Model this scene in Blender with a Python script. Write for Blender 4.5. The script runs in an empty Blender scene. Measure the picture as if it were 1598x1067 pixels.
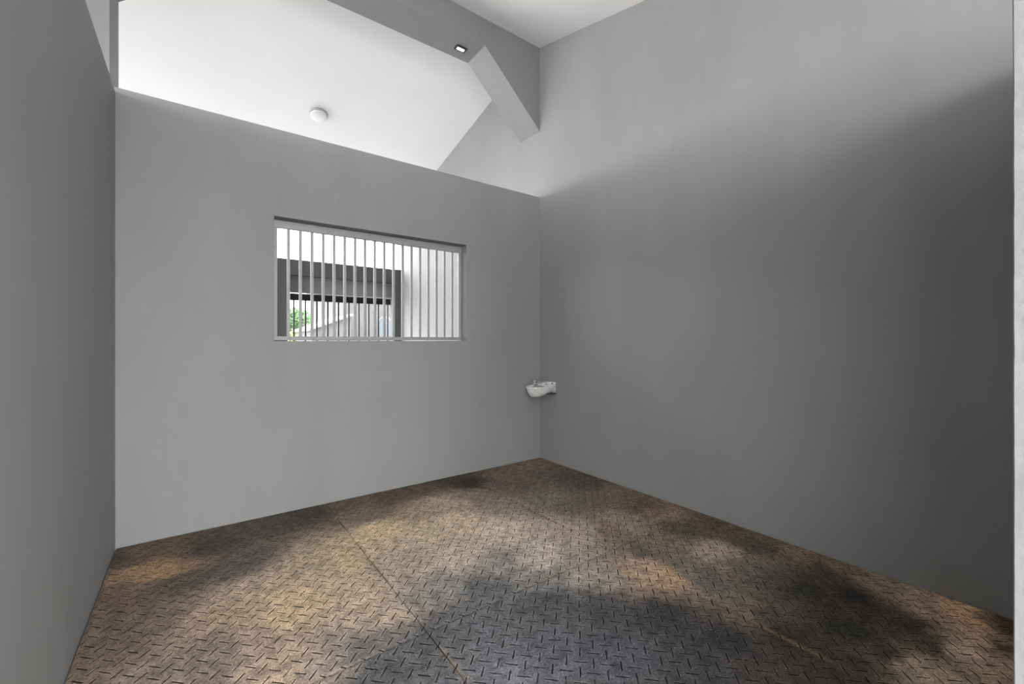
import bpy, bmesh, math, random
from mathutils import Vector, Matrix, noise

random.seed(4)
S = 1.3                      # metres per plan unit (the eye height)
EXPOSURE = 2.3
TH = math.radians(36.55)     # camera heading, clockwise from +Y
RX = 2.353                   # inner face of the right wall
LX = -0.312                  # inner face of the left wall
BY = 2.778                   # room face of the back partition

scene = bpy.context.scene
COL = scene.collection

# ------------------------------------------------------------------ camera
cam_d = bpy.data.cameras.new('camera')
cam = bpy.data.objects.new('camera', cam_d)
COL.objects.link(cam)
cam.location = (0, 0, 1.0 * S)
cam.rotation_euler = (math.radians(90), 0, -TH)
cam_d.sensor_width = 36.0
cam_d.lens = 665.0 / 1598.0 * 36.0
cam_d.shift_y = -3.5 / 1598.0
cam_d.clip_start = 0.02
cam_d.clip_end = 200
scene.camera = cam

scene.view_settings.view_transform = 'Standard'
scene.view_settings.look = 'None'
scene.view_settings.gamma = 1
scene.view_settings.use_curve_mapping = False
scene.view_settings.exposure = EXPOSURE

# ------------------------------------------------------------------ world: bright overcast sky
w = bpy.data.worlds.new('sky')
scene.world = w
w.use_nodes = True
bg = w.node_tree.nodes['Background']
bg.inputs['Color'].default_value = (1.0, 1.0, 1.0, 1)
bg.inputs['Strength'].default_value = 3.4


def portal(name, loc, rot, sx, sy):
    """daylight sampling guide in an opening of the building (gives no light of its own)"""
    d = bpy.data.lights.new(name, 'AREA')
    d.shape = 'RECTANGLE'
    d.size = sx * S
    d.size_y = sy * S
    d.cycles.is_portal = True
    o = bpy.data.objects.new(name, d)
    o.location = [c * S for c in loc]
    o.rotation_euler = rot
    COL.objects.link(o)


H90 = math.pi / 2
# openings: far transom and gate, near aisle side opening, both aisle ends
portal('portal_transom', (-1.42, 5.93, 2.39), (-H90, 0, 0), 7.6, 0.80)
portal('portal_gate', (1.56, 5.96, 0.9), (-H90, 0, 0), 1.34, 1.8)
portal('portal_porch_end', (-5.2, -0.65, 1.25), (0, -H90, 0), 2.5, 1.2)
portal('portal_far_aisle_end', (-5.2, 4.4, 1.6), (0, -H90, 0), 3.2, 2.8)
portal('portal_porch', (-2.05, -1.25, 1.22), (H90, 0, 0), 6.3, 2.42)


# ------------------------------------------------------------------ materials
def mat(name, color, rough=0.7, metal=0.0, noise_amt=0.06, noise_scale=3.0, bump=0.0, bump_scale=80.0,
        stretch=(1, 1, 1), spec=0.3, emit=None):
    m = bpy.data.materials.new(name)
    m.use_nodes = True
    nt = m.node_tree
    b = nt.nodes['Principled BSDF']
    b.inputs['Roughness'].default_value = rough
    b.inputs['Metallic'].default_value = metal
    b.inputs['Specular IOR Level'].default_value = spec
    tc = nt.nodes.new('ShaderNodeTexCoord')
    mp = nt.nodes.new('ShaderNodeMapping')
    mp.inputs['Scale'].default_value = stretch
    nt.links.new(tc.outputs['Object'], mp.inputs['Vector'])
    nz = nt.nodes.new('ShaderNodeTexNoise')
    nz.inputs['Scale'].default_value = noise_scale
    nz.inputs['Detail'].default_value = 6
    nz.inputs['Roughness'].default_value = 0.6
    nt.links.new(mp.outputs['Vector'], nz.inputs['Vector'])
    rp = nt.nodes.new('ShaderNodeMapRange')
    rp.inputs['From Min'].default_value = 0.25
    rp.inputs['From Max'].default_value = 0.75
    rp.inputs['To Min'].default_value = 1 - noise_amt
    rp.inputs['To Max'].default_value = 1 + noise_amt
    nt.links.new(nz.outputs['Fac'], rp.inputs['Value'])
    mx = nt.nodes.new('ShaderNodeVectorMath')
    mx.operation = 'SCALE'
    mx.inputs[0].default_value = color
    nt.links.new(rp.outputs['Result'], mx.inputs['Scale'])
    nt.links.new(mx.outputs['Vector'], b.inputs['Base Color'])
    if bump:
        n2 = nt.nodes.new('ShaderNodeTexNoise')
        n2.inputs['Scale'].default_value = bump_scale
        n2.inputs['Detail'].default_value = 4
        nt.links.new(mp.outputs['Vector'], n2.inputs['Vector'])
        bp = nt.nodes.new('ShaderNodeBump')
        bp.inputs['Strength'].default_value = bump
        bp.inputs['Distance'].default_value = 0.004
        nt.links.new(n2.outputs['Fac'], bp.inputs['Height'])
        nt.links.new(bp.outputs['Normal'], b.inputs['Normal'])
    if emit:
        b.inputs['Emission Color'].default_value = (*emit[0], 1)
        b.inputs['Emission Strength'].default_value = emit[1]
    return m


M = {}
M['wall'] = mat('grey_wall_paint', (0.245, 0.245, 0.245), 0.75, noise_amt=0.07, noise_scale=1.8, bump=0.35,
                bump_scale=60, stretch=(1, 1, 0.3))
M['dark_wall'] = mat('dark_grey_paint', (0.10, 0.10, 0.10), 0.75, noise_amt=0.05, bump=0.2)
M['white'] = mat('white_ceiling_paint', (0.88, 0.88, 0.88), 0.85, noise_amt=0.03, noise_scale=1.0, bump=0.1)
M['plaster'] = mat('pale_plaster', (0.165, 0.165, 0.165), 0.8, noise_amt=0.08, noise_scale=8, bump=0.6, bump_scale=40)
M['concrete'] = mat('concrete', (0.17, 0.167, 0.163), 0.9, noise_amt=0.12, noise_scale=2, bump=0.3)
M['metal'] = mat('painted_grey_metal', (0.30, 0.30, 0.30), 0.5, 0.0, noise_amt=0.10, noise_scale=18, bump=0.25,
                 bump_scale=120, spec=0.5)
M['black'] = mat('black_painted_iron', (0.012, 0.012, 0.013), 0.45, 0.2, noise_amt=0.1)
M['enamel'] = mat('worn_cast_metal', (0.74, 0.74, 0.73), 0.3, 0.2, noise_amt=0.18, noise_scale=40, bump=0.4,
                  bump_scale=60, spec=0.5)
M['steel'] = mat('dull_steel', (0.55, 0.55, 0.55), 0.3, 0.9, noise_amt=0.15, noise_scale=30)
M['darkmetal'] = mat('dark_metal', (0.05, 0.05, 0.05), 0.5, 0.5, noise_amt=0.2)
M['plastic'] = mat('white_plastic', (0.80, 0.80, 0.80), 0.35, noise_amt=0.02, spec=0.5)
M['lamp_rim'] = mat('grey_plastic_rim', (0.42, 0.42, 0.42), 0.5, noise_amt=0.03)
M['lens'] = mat('lit_lamp_lens', (0.8, 0.8, 0.8), 0.4, noise_amt=0.01, emit=((1, 1, 1), 0.75))
M['leaf'] = mat('green_leaves', (0.05, 0.12, 0.035), 0.6, noise_amt=0.4, noise_scale=6)
M['hedge'] = mat('bright_hedge_leaves', (0.16, 0.26, 0.05), 0.6, noise_amt=0.4, noise_scale=6)
M['bark'] = mat('bark', (0.07, 0.05, 0.035), 0.9, noise_amt=0.3, noise_scale=12, bump=0.5)
M['house'] = mat('pale_stucco', (0.055, 0.054, 0.057), 0.85, noise_amt=0.06, bump=0.2)
M['roofing'] = mat('grey_roof_sheet', (0.10, 0.10, 0.10), 0.6, noise_amt=0.05)
M['glass'] = mat('bluish_window_glass', (0.014, 0.022, 0.03), 0.5, noise_amt=0.1, spec=0.6)
M['paving'] = mat('pale_paving', (0.43, 0.425, 0.42), 0.9, noise_amt=0.1, bump=0.2)


# ------------------------------------------------------------------ mesh helpers (plan units in, metres out)
def obj(name, bm, m, parent=None, loc=(0, 0, 0), smooth=False):
    bmesh.ops.recalc_face_normals(bm, faces=bm.faces[:])
    me = bpy.data.meshes.new(name)
    bm.to_mesh(me)
    bm.free()
    if smooth:
        for p in me.polygons:
            p.use_smooth = True
    me.materials.append(m)
    o = bpy.data.objects.new(name, me)
    COL.objects.link(o)
    if parent:
        o.parent = parent
    o.location = loc
    return o


def struct(name, bm, m, parent=None, **k):
    o = obj(name, bm, m, parent, **k)
    if not parent:
        o['kind'] = 'structure'
    return o


def tag(o, label, cat, group=None):
    o['label'] = label
    o['category'] = cat
    if group:
        o['group'] = group
    return o


def thing(name, label, cat, loc=(0, 0, 0), rz=0.0, group=None):
    o = bpy.data.objects.new(name, None)
    o.empty_display_size = 0.1
    COL.objects.link(o)
    o.location = loc
    o.rotation_euler = (0, 0, rz)
    return tag(o, label, cat, group)


def box(bm, x0, x1, y0, y1, z0, z1, s=S):
    vs = [bm.verts.new((x * s, y * s, z * s)) for x in (x0, x1) for y in (y0, y1) for z in (z0, z1)]
    for f in ((0, 1, 3, 2), (4, 6, 7, 5), (0, 4, 5, 1), (2, 3, 7, 6), (0, 2, 6, 4), (1, 5, 7, 3)):
        bm.faces.new([vs[i] for i in f])
    return vs


def bevbox(bm, x0, x1, y0, y1, z0, z1, r=0.003, s=1.0, seg=2):
    t = bmesh.new()
    box(t, x0, x1, y0, y1, z0, z1, s)
    bmesh.ops.recalc_face_normals(t, faces=t.faces[:])
    bmesh.ops.bevel(t, geom=t.edges[:], offset=r, segments=seg, affect='EDGES', profile=0.5)
    merge(bm, t)


def merge(bm, t, mtx=None):
    if mtx:
        bmesh.ops.transform(t, matrix=mtx, verts=t.verts[:])
    me = bpy.data.meshes.new('tmp')
    t.to_mesh(me)
    t.free()
    bm.from_mesh(me)
    bpy.data.meshes.remove(me)


def cyl(bm, p0, p1, r0, r1=None, n=20, caps=True):
    r1 = r0 if r1 is None else r1
    p0, p1 = Vector(p0), Vector(p1)
    d = (p1 - p0).normalized()
    a = d.orthogonal().normalized()
    b = d.cross(a)
    rings = []
    for p, r in ((p0, r0), (p1, r1)):
        rings.append([bm.verts.new(p + (a * math.cos(t) + b * math.sin(t)) * r)
                      for t in [2 * math.pi * i / n for i in range(n)]])
    for i in range(n):
        bm.faces.new((rings[0][i], rings[0][(i + 1) % n], rings[1][(i + 1) % n], rings[1][i]))
    if caps:
        bm.faces.new(rings[0])
        bm.faces.new(rings[1])


def lathe(bm, prof, n=48):
    """prof: (r, z) list, axis z"""
    rings = []
    for r, z in prof:
        if r < 1e-6:
            rings.append([bm.verts.new((0, 0, z))])
        else:
            rings.append([bm.verts.new((r * math.cos(2 * math.pi * i / n), r * math.sin(2 * math.pi * i / n), z))
                          for i in range(n)])
    for a, b in zip(rings, rings[1:]):
        for i in range(n):
            j = (i + 1) % n
            q = [a[i % len(a)], a[j % len(a)], b[j % len(b)], b[i % len(b)]]
            q2 = []
            for v in q:
                if v not in q2:
                    q2.append(v)
            if len(q2) > 2:
                bm.faces.new(q2)


def prism_y(bm, pts, y0, y1, s=S):
    """polygon in xz extruded along y"""
    a = [bm.verts.new((x * s, y0 * s, z * s)) for x, z in pts]
    b = [bm.verts.new((x * s, y1 * s, z * s)) for x, z in pts]
    bm.faces.new(a)
    bm.faces.new(b[::-1])
    n = len(pts)
    for i in range(n):
        j = (i + 1) % n
        bm.faces.new((a[i], a[j], b[j], b[i]))


def prism_x(bm, pts, x0, x1, s=S):
    """polygon in yz extruded along x"""
    a = [bm.verts.new((x0 * s, y * s, z * s)) for y, z in pts]
    b = [bm.verts.new((x1 * s, y * s, z * s)) for y, z in pts]
    bm.faces.new(a)
    bm.faces.new(b[::-1])
    n = len(pts)
    for i in range(n):
        j = (i + 1) % n
        bm.faces.new((a[i], a[j], b[j], b[i]))


def frame_wall(bm, x0, x1, y0, y1, z0, z1, hole):
    """wall slab in the xz plane with one rectangular through hole, single closed mesh"""
    hx0, hx1, hz0, hz1 = hole
    xs, zs = [x0, hx0, hx1, x1], [z0, hz0, hz1, z1]
    g = {}
    for k, y in enumerate((y0, y1)):
        for i, x in enumerate(xs):
            for j, z in enumerate(zs):
                g[i, j, k] = bm.verts.new((x * S, y * S, z * S))
    for k in (0, 1):
        for i in range(3):
            for j in range(3):
                if (i, j) != (1, 1):
                    bm.faces.new((g[i, j, k], g[i + 1, j, k], g[i + 1, j + 1, k], g[i, j + 1, k]))
    per = [(i, 0) for i in range(3)] + [(3, j) for j in range(3)] + [(i, 3) for i in (3, 2, 1)] + [(0, j) for j in (3, 2, 1)]
    for a, b in zip(per, per[1:] + per[:1]):
        bm.faces.new((g[a + (0,)], g[b + (0,)], g[b + (1,)], g[a + (1,)]))
    hp = [(1, 1), (2, 1), (2, 2), (1, 2)]
    for a, b in zip(hp, hp[1:] + hp[:1]):
        bm.faces.new((g[a + (0,)], g[b + (0,)], g[b + (1,)], g[a + (1,)]))


# ------------------------------------------------------------------ the building
MT = 0.018                                    # mat thickness, metres
FZ = -MT / S                                  # slab top in plan units
bm = bmesh.new()
box(bm, -5.2, RX + 0.12, -1.4, 6.05, FZ - 0.12, FZ)
struct('floor', bm, M['concrete'])


def roof_z(y):
    return 3.521 - 0.256 * abs(y - 2.914)


bm = bmesh.new()
y0, y1, t = -1.3, 6.35, 0.10
prism_x(bm, [(y0, roof_z(y0)), (2.914, roof_z(2.914)), (y1, roof_z(y1)), (y1, roof_z(y1) + t),
             (2.914, roof_z(2.914) + t), (y0, roof_z(y0) + t)], -5.2, RX + 0.3)
struct('ceiling', bm, M['white'])

# right side wall runs on past the stall to the far wall and follows the roof
bm = bmesh.new()
prism_x(bm, [(-1.15, FZ), (6.0, FZ), (6.0, roof_z(6.0) + .05), (2.914, roof_z(2.914) + .05),
             (-1.15, roof_z(-1.15) + .05)], RX, RX + 0.12)
struct('wall_right', bm, M['wall'])

# back partition with the barred opening
WX0, WX1, WZ0, WZ1 = 0.360, 1.633, 0.992, 1.712
PT = 2.213                                     # partition top
bm = bmesh.new()
frame_wall(bm, LX - 0.02, RX, BY, BY + 0.115, FZ, PT, (WX0, WX1, WZ0, WZ1))
struct('wall_back', bm, M['wall'])

# left partition of the stall
bm = bmesh.new()
box(bm, LX - 0.11, LX, -0.14, BY, FZ, 2.19)
struct('wall_left', bm, M['wall'])

# the neighbouring stall's back wall rises to the roof
bm = bmesh.new()
prism_x(bm, [(BY, FZ), (BY + 0.30, FZ), (BY + 0.30, roof_z(BY + .3) + .03), (2.914, roof_z(2.914) + .03),
             (BY, roof_z(BY) + .03)], -4.4, LX - 0.0205)
struct('wall_back_left', bm, M['wall'])

# front wall: stub on the right of the doorway, low wall on the left
bm = bmesh.new()
box(bm, 0.79, RX, -0.08, 0.0505, FZ, 1.98)
struct('wall_front', bm, M['wall'])
bm = bmesh.new()
box(bm, -5.2, LX - 0.1105, -0.14, 0.0505, FZ, 2.10)
struct('wall_front_left', bm, M['wall'])

# pale roughly plastered door jamb at the near right
bm = bmesh.new()
n = 90
ring = []
for i in range(n + 1):
    z = FZ + (2.19 - FZ) * i / n
    wob = 0.0006 * noise.noise(Vector((0, 0, z * 9))) + 0.0003 * noise.noise(Vector((3, 0, z * 40)))
    px = 0.750 + 0.0004 * math.sin(z * 2.1)
    yy = 0.0508 + wob - 0.0035 * (1 - z / 2.0) * 0.35
    ring.append([bm.verts.new((x * S, y * S, z * S)) for x, y in
                 ((px, -0.085), (px, yy - 0.0010), (px + 0.0012, yy), (0.7895, yy), (0.7895, -0.085))])
for a, b in zip(ring, ring[1:]):
    for i in range(5):
        j = (i + 1) % 5
        bm.faces.new((a[i], a[j], b[j], b[i]))
bm.faces.new(ring[0])
bm.faces.new(ring[-1])
struct('trim_1', bm, M['plaster'])

# added unseen panel right of the doorway, blocks daylight from back and left walls
bm = bmesh.new()
box(bm, 1.10, RX, -1.27, -1.15, FZ, roof_z(-1.27))
struct('porch_light_blocker', bm, M['wall'])

# ridge beam with a sloping haunch at each end
bm = bmesh.new()
prism_y(bm, [(LX - 0.02, 3.55), (LX - 0.02, 2.776), (0.24, 3.281), (1.80, 3.281), (RX, 2.776), (RX, 3.55)],
        BY, BY + 0.262)
struct('trim_2', bm, M['wall'])

# far wall: columns and lintel, open to the sky above, gateway to the yard
FY = 5.81
bm = bmesh.new()
frame_wall(bm, -2.6, RX, FY, FY + 0.12, FZ, 1.99, (0.893, 2.235, FZ + 0.001, 1.803))
struct('wall_far', bm, M['dark_wall'])
# shallow drop panel behind the lintel
bm = bmesh.new()
box(bm, 0.70, RX, FY + 0.125, FY + 0.20, 1.595, 1.90)
struct('trim_3', bm, M['wall'])

# ------------------------------------------------------------------ bar grille in the back wall opening
GY = BY + 0.083
gr = thing('window_grille', 'grey metal grille of upright bars set in the opening of the back wall', 'grille',
           (WX0 * S, GY * S, WZ0 * S))


def rel(bm, o):
    bmesh.ops.translate(bm, verts=bm.verts[:], vec=-Vector(o.location))
    return bm


bm = bmesh.new()
bevbox(bm, WX0 + .002, WX1 - .002, GY - .014, GY + .014, 1.664, WZ1 - .002, .003, S)
obj('top_rail', rel(bm, gr), M['metal'], gr)
bm = bmesh.new()
bevbox(bm, WX0 + .002, WX1 - .002, GY - .014, GY + .014, 0.997, 1.020, .003, S)
obj('bottom_rail', rel(bm, gr), M['metal'], gr)
for xs in (WX0 + .004, WX1 - .026):
    bm = bmesh.new()
    bevbox(bm, xs, xs + .022, GY - .012, GY + .012, 1.0195, 1.6645, .003, S)
    obj('stile', rel(bm, gr), M['metal'], gr)
for i in range(18):
    x = 0.1561 * GY + 0.02280 * GY * i
    bm = bmesh.new()
    bevbox(bm, x - .0085, x + .0085, GY - .007, GY + .007, 1.0195, 1.6645, .0025, S)
    obj('bar', rel(bm, gr), M['metal'], gr)

# ------------------------------------------------------------------ yard gate of black bars
QY = FY + 0.24
gt = thing('metal_gate', 'black iron bar gate closing the far gateway to the yard', 'gate', (0.893 * S, QY * S, FZ * S))
bm = bmesh.new()
bevbox(bm, 0.86, 2.29, QY - .02, QY + .02, 1.505, 1.594, .004, S)
obj('top_rail', rel(bm, gt), M['black'], gt)
bm = bmesh.new()
bevbox(bm, 0.86, 2.29, QY - .015, QY + .015, 0.06, 0.10, .004, S)
obj('bottom_rail', rel(bm, gt), M['black'], gt)
k = 0
for i in range(-1, 10):
    x = (0.1662 + 0.0226 * i) * QY
    if x < .87 or x > 2.28:
        continue
    bm = bmesh.new()
    cyl(bm, (x * S, QY * S, 0.02 * S), (x * S, QY * S, 1.506 * S), 0.0115 * S, n=12)
    obj('bar', rel(bm, gt), M['black'], gt)

# ------------------------------------------------------------------ automatic waterer in the corner
WZ = 0.638
wt = thing('automatic_waterer', 'small worn metal drinking bowl mounted low in the corner on the right wall', 'waterer',
           (RX * S, 2.655 * S, WZ * S))
L, HW = 0.300, 0.112        # metres: reach from the wall, half width


def outline(sc, n=28):
    pts = []
    Ls, Ws = L * sc, HW * sc
    straight = L - HW * 1.15
    pts.append((-0.012, -Ws))
    for q in range(4):
        pts.append((-0.012 - (straight - 0.012) * (q + 1) / 5, -Ws * (1 - 0.02 * q)))
    for i in range(n + 1):
        a = -math.pi / 2 + math.pi * i / n
        pts.append((-straight - (HW * 1.15) * sc * math.cos(a), Ws * 0.94 * math.sin(a)))
    for q in reversed(range(4)):
        pts.append((-0.012 - (straight - 0.012) * (q + 1) / 5, Ws * (1 - 0.02 * q)))
    pts.append((-0.012, Ws))
    return pts


bm = bmesh.new()
prof = [(0.32, -1.0), (0.52, -0.95), (0.70, -0.80), (0.84, -0.55), (0.92, -0.32), (0.945, -0.17), (1.0, -0.11),
        (1.02, -0.04), (1.0, 0.0), (0.95, 0.0), (0.91, -0.06), (0.885, -0.30), (0.80, -0.60), (0.66, -0.78), (0.45, -0.84)]
rings = []
for sc, dz in prof:
    ring = []
    for x, y in outline(sc):
        d = 0.086 + 0.030 * min(1, abs(x) / 0.17)        # deeper towards the front
        rim = -0.020 * min(1, abs(x) / 0.25)
        ring.append(bm.verts.new((x, y, dz * d + rim)))
    rings.append(ring)
for a, b in zip(rings, rings[1:]):
    for i in range(len(a)):
        j = (i + 1) % len(a)
        bm.faces.new((a[i], a[j], b[j], b[i]))
bm.faces.new(rings[0])
bm.faces.new(rings[-1])
obj('bowl', bm, M['enamel'], wt, smooth=True)
# deck over the valve at the wall end
bm = bmesh.new()
bevbox(bm, -0.125, -0.010, -0.098, 0.098, -0.020, 0.004, .006)
bevbox(bm, -0.105, -0.020, -0.060, 0.075, 0.002, 0.020, .008)
obj('valve_cover', bm, M['enamel'], wt)
bm = bmesh.new()
bevbox(bm, -0.010, -0.001, -0.102, 0.102, -0.088, 0.022, .003)
obj('mounting_plate', bm, M['enamel'], wt)
bm = bmesh.new()
bevbox(bm, -0.090, -0.001, -0.112, 0.112, -0.104, -0.094, .003)
bevbox(bm, -0.060, -0.030, -0.020, 0.020, -0.095, -0.060, .003)
obj('bracket', bm, M['darkmetal'], wt)
bm = bmesh.new()                                          # float paddle and lever inside the bowl
t = bmesh.new()
lathe(t, [(0, 0.010), (0.020, 0.009), (0.030, 0.004), (0.032, -0.002), (0.028, -0.006), (0, -0.007)], 28)
merge(bm, t, Matrix.Translation((-0.190, 0.015, 0.006)) @ Matrix.Rotation(0.35, 4, 'Y'))
cyl(bm, (-0.185, 0.015, 0.008), (-0.100, 0.010, 0.016), 0.006, n=10)
obj('float_paddle', bm, M['steel'], wt, smooth=True)
bm = bmesh.new()
cyl(bm, (-0.165, 0.050, -0.060), (-0.165, 0.050, 0.026), 0.010, n=14)
cyl(bm, (-0.165, 0.050, 0.026), (-0.165, 0.050, 0.040), 0.018, 0.013, n=14)
obj('valve_knob', bm, M['steel'], wt)
for x, y in ((-0.112, -0.080), (-0.035, -0.085), (-0.112, 0.085)):
    bm = bmesh.new()
    cyl(bm, (x, y, 0.003), (x, y, 0.011), 0.009, n=6)
    obj('bolt', bm, M['darkmetal'], wt)

# ------------------------------------------------------------------ lamp on the far roof slope
lz = roof_z(4.358)
ang = -math.atan(0.256)
lp = thing('ceiling_lamp', 'round white flush ceiling lamp on the bright sloping ceiling beyond the partition', 'lamp',
           (0.936 * S, 4.358 * S, lz * S))
lp.rotation_euler = (ang, 0, 0)
bm = bmesh.new()
lathe(bm, [(0, 0.0), (0.108, 0.0), (0.108, -0.020), (0.104, -0.024), (0.0, -0.024)], 56)
obj('base', bm, M['lamp_rim'], lp, smooth=False)
bm = bmesh.new()
lathe(bm, [(0.097, -0.0245), (0.097, -0.036), (0.090, -0.044), (0.06, -0.050), (0, -0.052)], 56)
obj('diffuser', bm, M['plastic'], lp, smooth=True)

# ------------------------------------------------------------------ small light on the beam soffit
sl = thing('soffit_light', 'small rectangular light with a bright lens on the underside of the roof beam', 'lamp',
           (1.667 * S, 2.918 * S, 3.281 * S))
bm = bmesh.new()
bevbox(bm, -0.065, 0.055, -0.030, 0.034, -0.014, 0.0, .003)
obj('housing', bm, M['darkmetal'], sl)
bm = bmesh.new()
bevbox(bm, -0.048, 0.030, -0.020, 0.008, -0.024, -0.0142, .003)
obj('lens', bm, M['lens'], sl)

# ------------------------------------------------------------------ rubber mats
def P(px, py):
    """plan point on the floor met by a sight line, for laying out the stains seen in the photo"""
    r, d = (px - 799) / 665, 665 / (py - 530)
    return (d * (math.sin(TH) + math.cos(TH) * r), d * (math.cos(TH) - math.sin(TH) * r))


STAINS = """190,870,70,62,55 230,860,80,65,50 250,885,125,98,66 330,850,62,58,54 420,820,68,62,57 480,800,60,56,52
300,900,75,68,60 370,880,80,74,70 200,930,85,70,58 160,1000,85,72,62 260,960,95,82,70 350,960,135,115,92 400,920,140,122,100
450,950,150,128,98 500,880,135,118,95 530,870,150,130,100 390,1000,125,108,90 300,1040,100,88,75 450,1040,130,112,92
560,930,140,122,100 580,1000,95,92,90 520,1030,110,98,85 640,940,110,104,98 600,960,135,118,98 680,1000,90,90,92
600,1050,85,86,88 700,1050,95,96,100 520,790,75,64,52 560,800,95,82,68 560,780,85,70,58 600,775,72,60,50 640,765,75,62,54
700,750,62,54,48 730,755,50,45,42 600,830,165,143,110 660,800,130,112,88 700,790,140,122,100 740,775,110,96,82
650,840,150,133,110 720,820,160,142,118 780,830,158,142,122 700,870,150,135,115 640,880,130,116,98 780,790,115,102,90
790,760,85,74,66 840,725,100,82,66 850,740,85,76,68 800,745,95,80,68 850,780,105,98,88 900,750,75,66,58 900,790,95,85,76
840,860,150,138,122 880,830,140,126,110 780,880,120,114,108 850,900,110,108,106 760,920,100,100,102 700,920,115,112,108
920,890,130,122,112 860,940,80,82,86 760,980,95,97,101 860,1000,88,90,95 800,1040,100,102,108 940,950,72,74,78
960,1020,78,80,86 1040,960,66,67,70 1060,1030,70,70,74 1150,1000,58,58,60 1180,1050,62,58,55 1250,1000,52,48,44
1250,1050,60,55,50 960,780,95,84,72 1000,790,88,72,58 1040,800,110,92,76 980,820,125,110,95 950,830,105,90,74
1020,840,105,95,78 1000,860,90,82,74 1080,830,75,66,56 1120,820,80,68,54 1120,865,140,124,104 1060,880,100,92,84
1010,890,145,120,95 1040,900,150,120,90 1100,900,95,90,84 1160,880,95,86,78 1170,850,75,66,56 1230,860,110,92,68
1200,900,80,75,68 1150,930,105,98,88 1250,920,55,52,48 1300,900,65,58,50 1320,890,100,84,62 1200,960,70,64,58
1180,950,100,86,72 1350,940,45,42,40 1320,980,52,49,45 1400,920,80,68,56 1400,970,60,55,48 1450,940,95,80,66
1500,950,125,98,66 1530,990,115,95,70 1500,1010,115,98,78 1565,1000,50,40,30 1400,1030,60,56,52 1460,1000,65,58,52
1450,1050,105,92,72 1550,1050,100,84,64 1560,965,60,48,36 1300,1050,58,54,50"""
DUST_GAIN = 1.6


def lin(c):
    c /= 255.0
    return c / 12.92 if c < 0.04045 else ((c + 0.055) / 1.055) ** 2.4


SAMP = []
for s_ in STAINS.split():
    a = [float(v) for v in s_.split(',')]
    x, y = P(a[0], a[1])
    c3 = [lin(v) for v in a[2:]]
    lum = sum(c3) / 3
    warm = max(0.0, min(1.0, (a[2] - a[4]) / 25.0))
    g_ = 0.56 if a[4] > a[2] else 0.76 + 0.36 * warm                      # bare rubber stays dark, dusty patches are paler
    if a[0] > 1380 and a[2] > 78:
        g_ *= 2.4                                # orange dust along the right wall, lightened in colour to offset the shade there
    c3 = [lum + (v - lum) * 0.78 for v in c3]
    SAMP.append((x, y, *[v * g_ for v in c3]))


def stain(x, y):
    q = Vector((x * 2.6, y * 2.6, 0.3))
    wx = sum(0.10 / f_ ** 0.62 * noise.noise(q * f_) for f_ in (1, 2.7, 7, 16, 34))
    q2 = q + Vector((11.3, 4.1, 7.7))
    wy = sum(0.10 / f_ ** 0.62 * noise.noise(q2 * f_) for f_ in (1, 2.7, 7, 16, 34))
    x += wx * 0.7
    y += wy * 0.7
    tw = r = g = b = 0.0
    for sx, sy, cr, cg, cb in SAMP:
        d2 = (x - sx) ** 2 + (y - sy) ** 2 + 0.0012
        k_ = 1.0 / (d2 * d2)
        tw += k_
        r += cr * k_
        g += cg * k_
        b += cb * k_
    return [DUST_GAIN * v / tw for v in (r, g, b)]


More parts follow.
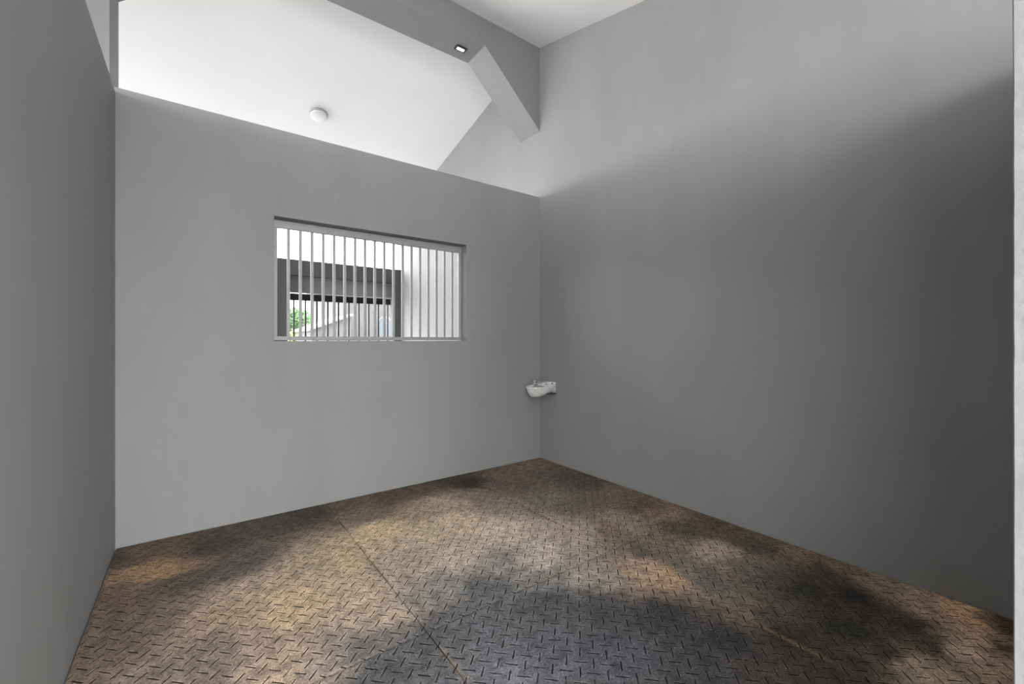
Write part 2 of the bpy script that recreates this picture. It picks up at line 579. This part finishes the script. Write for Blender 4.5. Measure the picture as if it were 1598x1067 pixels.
def mat_rubber():
    m = bpy.data.materials.new('dusty_black_rubber')
    m.use_nodes = True
    nt = m.node_tree
    N = nt.nodes.new
    lk = nt.links.new
    b = nt.nodes['Principled BSDF']

    def mth(op, a, c=None, d=None, clamp=False):
        n_ = N('ShaderNodeMath')
        n_.operation = op
        n_.use_clamp = clamp
        for i_, v in enumerate((a, c, d)):
            if v is None:
                continue
            if isinstance(v, (int, float)):
                n_.inputs[i_].default_value = v
            else:
                lk(v, n_.inputs[i_])
        return n_.outputs[0]

    tc = N('ShaderNodeTexCoord')
    wob = N('ShaderNodeTexNoise')
    wob.inputs['Scale'].default_value = 9
    lk(tc.outputs['Object'], wob.inputs['Vector'])
    wv = N('ShaderNodeVectorMath')
    wv.operation = 'MULTIPLY_ADD'
    lk(wob.outputs['Color'], wv.inputs[0])
    wv.inputs[1].default_value = (0.006, 0.006, 0)
    lk(tc.outputs['Object'], wv.inputs[2])
    sp = N('ShaderNodeSeparateXYZ')
    lk(wv.outputs['Vector'], sp.inputs[0])
    c = 0.0542
    k_ = 1 / (math.sqrt(2) * c)
    u = mth('MULTIPLY', mth('ADD', sp.outputs['X'], sp.outputs['Y']), k_)
    v = mth('MULTIPLY', mth('SUBTRACT', sp.outputs['X'], sp.outputs['Y']), k_)
    par = mth('FLOORED_MODULO', mth('ADD', mth('FLOOR', u), mth('FLOOR', v)), 2.0)
    fu = mth('ABSOLUTE', mth('SUBTRACT', mth('FRACT', u), 0.5))
    fv = mth('ABSOLUTE', mth('SUBTRACT', mth('FRACT', v), 0.5))
    ipar = mth('SUBTRACT', 1.0, par)
    la = mth('ADD', mth('MULTIPLY', fu, par), mth('MULTIPLY', fv, ipar))
    wa = mth('ADD', mth('MULTIPLY', fv, par), mth('MULTIPLY', fu, ipar))

    def rng(val, a0, a1):
        r_ = N('ShaderNodeMapRange')
        r_.interpolation_type = 'SMOOTHSTEP'
        r_.inputs['From Min'].default_value = a0
        r_.inputs['From Max'].default_value = a1
        r_.inputs['To Min'].default_value = 1
        r_.inputs['To Max'].default_value = 0
        lk(val, r_.inputs['Value'])
        return r_.outputs['Result']

    slot = mth('MULTIPLY', rng(wa, 0.045, 0.074), rng(la, 0.46, 0.49))
    lip = mth('SUBTRACT', mth('MULTIPLY', rng(wa, 0.09, 0.16), rng(la, 0.47, 0.50)), slot, clamp=True)

    at = N('ShaderNodeAttribute')
    at.attribute_name = 'dust'
    # blotchy dust and grit
    def ns(scale, det=5, rough=0.65, st=None):
        n_ = N('ShaderNodeTexNoise')
        n_.inputs['Scale'].default_value = scale
        n_.inputs['Detail'].default_value = det
        n_.inputs['Roughness'].default_value = rough
        lk(tc.outputs['Object'], n_.inputs['Vector'])
        return n_.outputs['Fac']

    def remap(val, a0, a1, b0, b1):
        r_ = N('ShaderNodeMapRange')
        for nm, q in (('From Min', a0), ('From Max', a1), ('To Min', b0), ('To Max', b1)):
            r_.inputs[nm].default_value = q
        lk(val, r_.inputs['Value'])
        return r_.outputs['Result']

    f1 = remap(ns(16, 9, 0.72), 0.36, 0.64, 0.60, 1.40)
    f2 = remap(ns(120, 5, 0.75), 0.38, 0.62, 0.55, 1.45)
    f3 = remap(ns(2.2, 3), 0.3, 0.7, 0.85, 1.15)
    f = mth('MULTIPLY', mth('MULTIPLY', f1, f2), f3)
    wear = mth('MULTIPLY', remap(ns(34, 3), 0.44, 0.6, 0.0, 1.0), lip)
    f = mth('MULTIPLY', f, mth('SUBTRACT', 1.0, mth('MULTIPLY', slot, mth('MULTIPLY', remap(ns(11, 3), 0.35, 0.55, 0.7, 1.0), 0.92))))
    f = mth('ADD', f, mth('MULTIPLY', wear, 1.1))
    sc = N('ShaderNodeVectorMath')
    sc.operation = 'SCALE'
    lk(at.outputs['Color'], sc.inputs[0])
    lk(f, sc.inputs['Scale'])
    # pale grit flecks
    vo = N('ShaderNodeTexVoronoi')
    vo.inputs['Scale'].default_value = 60
    lk(tc.outputs['Object'], vo.inputs['Vector'])
    fleck = mth('MULTIPLY', rng(vo.outputs['Distance'], 0.10, 0.20), remap(ns(7, 3), 0.5, 0.62, 0, 1), clamp=True)
    mx = N('ShaderNodeMix')
    mx.data_type = 'RGBA'
    lk(mth('MULTIPLY', fleck, 0.6), mx.inputs['Factor'])
    lk(sc.outputs['Vector'], mx.inputs['A'])
    mx.inputs['B'].default_value = (0.42, 0.40, 0.37, 1)
    lk(mx.outputs['Result'], b.inputs['Base Color'])
    b.inputs['Roughness'].default_value = 0.72
    b.inputs['Specular IOR Level'].default_value = 0.25
    h = mth('ADD', mth('MULTIPLY', slot, -1.0), mth('MULTIPLY', ns(90, 5, 0.7), 0.5))
    bp = N('ShaderNodeBump')
    bp.inputs['Strength'].default_value = 0.8
    bp.inputs['Distance'].default_value = 0.0035
    lk(h, bp.inputs['Height'])
    lk(bp.outputs['Normal'], b.inputs['Normal'])
    return m


M['rubber'] = mat_rubber()


def rubber_mat(x0, x1, y0, y1, label):
    g = 0.0014
    x0 += g; x1 -= g; y0 += g; y1 -= g
    step = 0.010
    nx, ny = int((x1 - x0) / step), int((y1 - y0) / step)
    bm = bmesh.new()
    lay = bm.verts.layers.float_color.new('dust')
    X0, Y0 = x0 * S, y0 * S
    top = [[None] * (ny + 1) for _ in range(nx + 1)]
    for i in range(nx + 1):
        for j in range(ny + 1):
            x = x0 + (x1 - x0) * i / nx
            y = y0 + (y1 - y0) * j / ny
            ed = min(i, j, nx - i, ny - j)
            e = 0.0030 * noise.noise(Vector((x * 6, y * 6, 9)))
            xx, yy = x * S, y * S
            if i in (0, nx): xx += e if i == 0 else -abs(e)
            if j in (0, ny): yy += abs(e) if j == 0 else -abs(e)
            z = -0.0012 + 0.0012 * noise.noise(Vector((x * 1.5, y * 1.5, 2)))
            if ed == 0: z -= 0.002
            v = bm.verts.new((xx - X0, yy - Y0, z))
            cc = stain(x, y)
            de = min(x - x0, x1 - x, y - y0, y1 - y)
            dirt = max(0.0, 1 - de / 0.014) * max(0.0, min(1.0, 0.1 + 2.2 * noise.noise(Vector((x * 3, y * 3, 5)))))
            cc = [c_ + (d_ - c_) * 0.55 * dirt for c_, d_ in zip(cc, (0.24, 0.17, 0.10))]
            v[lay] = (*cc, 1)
            top[i][j] = v
    for i in range(nx):
        for j in range(ny):
            bm.faces.new((top[i][j], top[i + 1][j], top[i + 1][j + 1], top[i][j + 1]))
    per = [top[i][0] for i in range(nx + 1)] + [top[nx][j] for j in range(1, ny + 1)] + \
          [top[i][ny] for i in range(nx - 1, -1, -1)] + [top[0][j] for j in range(ny - 1, 0, -1)]
    low = []
    for v in per:
        q = bm.verts.new((v.co.x, v.co.y, -MT + 0.0004))
        q[lay] = (0.05, 0.037, 0.025, 1)
        low.append(q)
    for i in range(len(per)):
        j = (i + 1) % len(per)
        bm.faces.new((per[i], low[i], low[j], per[j]))
    bm.faces.new(low)
    o = obj('rubber_mat', bm, M['rubber'], loc=(X0, Y0, 0))
    tag(o, label, 'floor mat', 'rubber floor mats of the stall')
    return o


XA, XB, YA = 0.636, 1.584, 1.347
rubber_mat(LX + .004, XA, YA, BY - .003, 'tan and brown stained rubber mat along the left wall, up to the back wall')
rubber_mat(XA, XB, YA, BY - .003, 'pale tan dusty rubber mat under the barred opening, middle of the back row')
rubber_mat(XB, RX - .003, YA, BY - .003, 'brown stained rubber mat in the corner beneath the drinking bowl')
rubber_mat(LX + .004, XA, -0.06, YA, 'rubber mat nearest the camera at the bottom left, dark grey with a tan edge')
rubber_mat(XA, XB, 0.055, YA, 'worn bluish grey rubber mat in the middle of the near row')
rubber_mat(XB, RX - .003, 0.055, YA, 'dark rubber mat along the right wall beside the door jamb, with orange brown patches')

# ------------------------------------------------------------------ the yard seen through gate and grille
bm = bmesh.new()
box(bm, -60, 60, -60, 60, FZ - 0.27, FZ - 0.13)
struct('ground', bm, M['paving'])

hs = thing('house', 'pale stuccoed house across the yard with an arched bluish window', 'house', (2.95 * S, 11.0 * S, 0))
bm = bmesh.new()
box(bm, 2.95, 7.5, 11.0, 14.5, FZ - .15, 2.3)
obj('wall', rel(bm, hs), M['house'], hs)
bm = bmesh.new()
prism_x(bm, [(10.8, 2.3), (14.7, 2.3), (12.75, 2.95)], 2.75, 7.7)
obj('roof', rel(bm, hs), M['roofing'], hs)
bm = bmesh.new()


def arch(bm, x0, x1, z0, z1, y0, y1):
    r = (x1 - x0) / 2
    pts = [(x0, z0), (x1, z0)] + [((x0 + x1) / 2 + r * math.cos(a), z1 - r + r * math.sin(a))
                                  for a in [math.pi * i / 16 for i in range(17)]]
    prism_y(bm, pts, y0, y1)


arch(bm, 3.80, 4.17, 0.4, 1.62, 10.975, 11.001)
wn = obj('window', rel(bm, hs), M['roofing'], hs)
bm = bmesh.new()
arch(bm, 3.83, 4.14, 0.43, 1.59, 10.96, 10.9745)
bmesh.ops.translate(bm, verts=bm.verts[:], vec=-Vector(hs.location))
obj('pane', bm, M['glass'], wn)

ws = thing('garden_shed', 'low white shed with a sloping roof left of the stuccoed house', 'shed', (2.05 * S, 10.2 * S, 0))
bm = bmesh.new()
prism_y(bm, [(2.05, FZ - .15), (2.90, FZ - .15), (2.90, 1.55), (2.05, 1.22)], 10.2, 12.0)
obj('wall', rel(bm, ws), M['house'], ws)
bm = bmesh.new()
prism_y(bm, [(1.98, 1.195), (2.93, 1.565), (2.93, 1.61), (1.98, 1.24)], 10.1, 12.1)
obj('roof', rel(bm, ws), M['roofing'], ws)


def foliage(bm, c, rad, n, leaf, seed):
    rn = random.Random(seed)
    for _ in range(n):
        d = Vector((rn.gauss(0, 1), rn.gauss(0, 1), rn.gauss(0, 1))).normalized()
        rr = rn.random() ** 0.4
        p = Vector(c) + Vector((d.x * rad[0], d.y * rad[1], d.z * rad[2])) * rr
        a = Vector((rn.gauss(0, 1), rn.gauss(0, 1), rn.gauss(0, 1))).normalized()
        b_ = a.orthogonal().normalized()
        s = leaf * (0.6 + 0.8 * rn.random())
        bm.faces.new([bm.verts.new(p + a * s), bm.verts.new(p + b_ * s * .45), bm.verts.new(p - a * s),
                      bm.verts.new(p - b_ * s * .45)])


tr = thing('tree', 'dark green tree in the yard seen through the left bars of the gate', 'tree', (2.75 * S, 16.5 * S, FZ * S))
bm = bmesh.new()
foliage(bm, (0, 0, 1.72 * S), (0.62 * S, 0.6 * S, 0.42 * S), 2600, 0.075, 1)
obj('foliage', bm, M['leaf'], tr)
bm = bmesh.new()
cyl(bm, (0, 0, -0.18), (0.03, 0, 1.55 * S), 0.09, 0.05, n=12)
cyl(bm, (0.03, 0, 1.2 * S), (0.4, 0.1, 1.8 * S), 0.05, 0.02, n=10)
cyl(bm, (0.02, 0, 1.1 * S), (-0.4, 0, 1.75 * S), 0.05, 0.02, n=10)
obj('trunk', bm, M['bark'], tr)

hd = thing('bush', 'bright green bush in front of the dark tree in the yard', 'bush', (2.32 * S, 13.6 * S, FZ * S))
bm = bmesh.new()
foliage(bm, (0, 0, 0.66 * S), (0.30 * S, 0.5 * S, 0.68 * S), 2600, 0.06, 2)
obj('foliage', bm, M['hedge'], hd)
bm = bmesh.new()
for a in range(5):
    cyl(bm, (0.02 * a, 0.03 * a, -0.18), (0.12 * math.cos(a * 1.3), 0.12 * math.sin(a * 1.3), 0.9), 0.02, 0.008, n=8)
obj('stem', bm, M['bark'], hd)
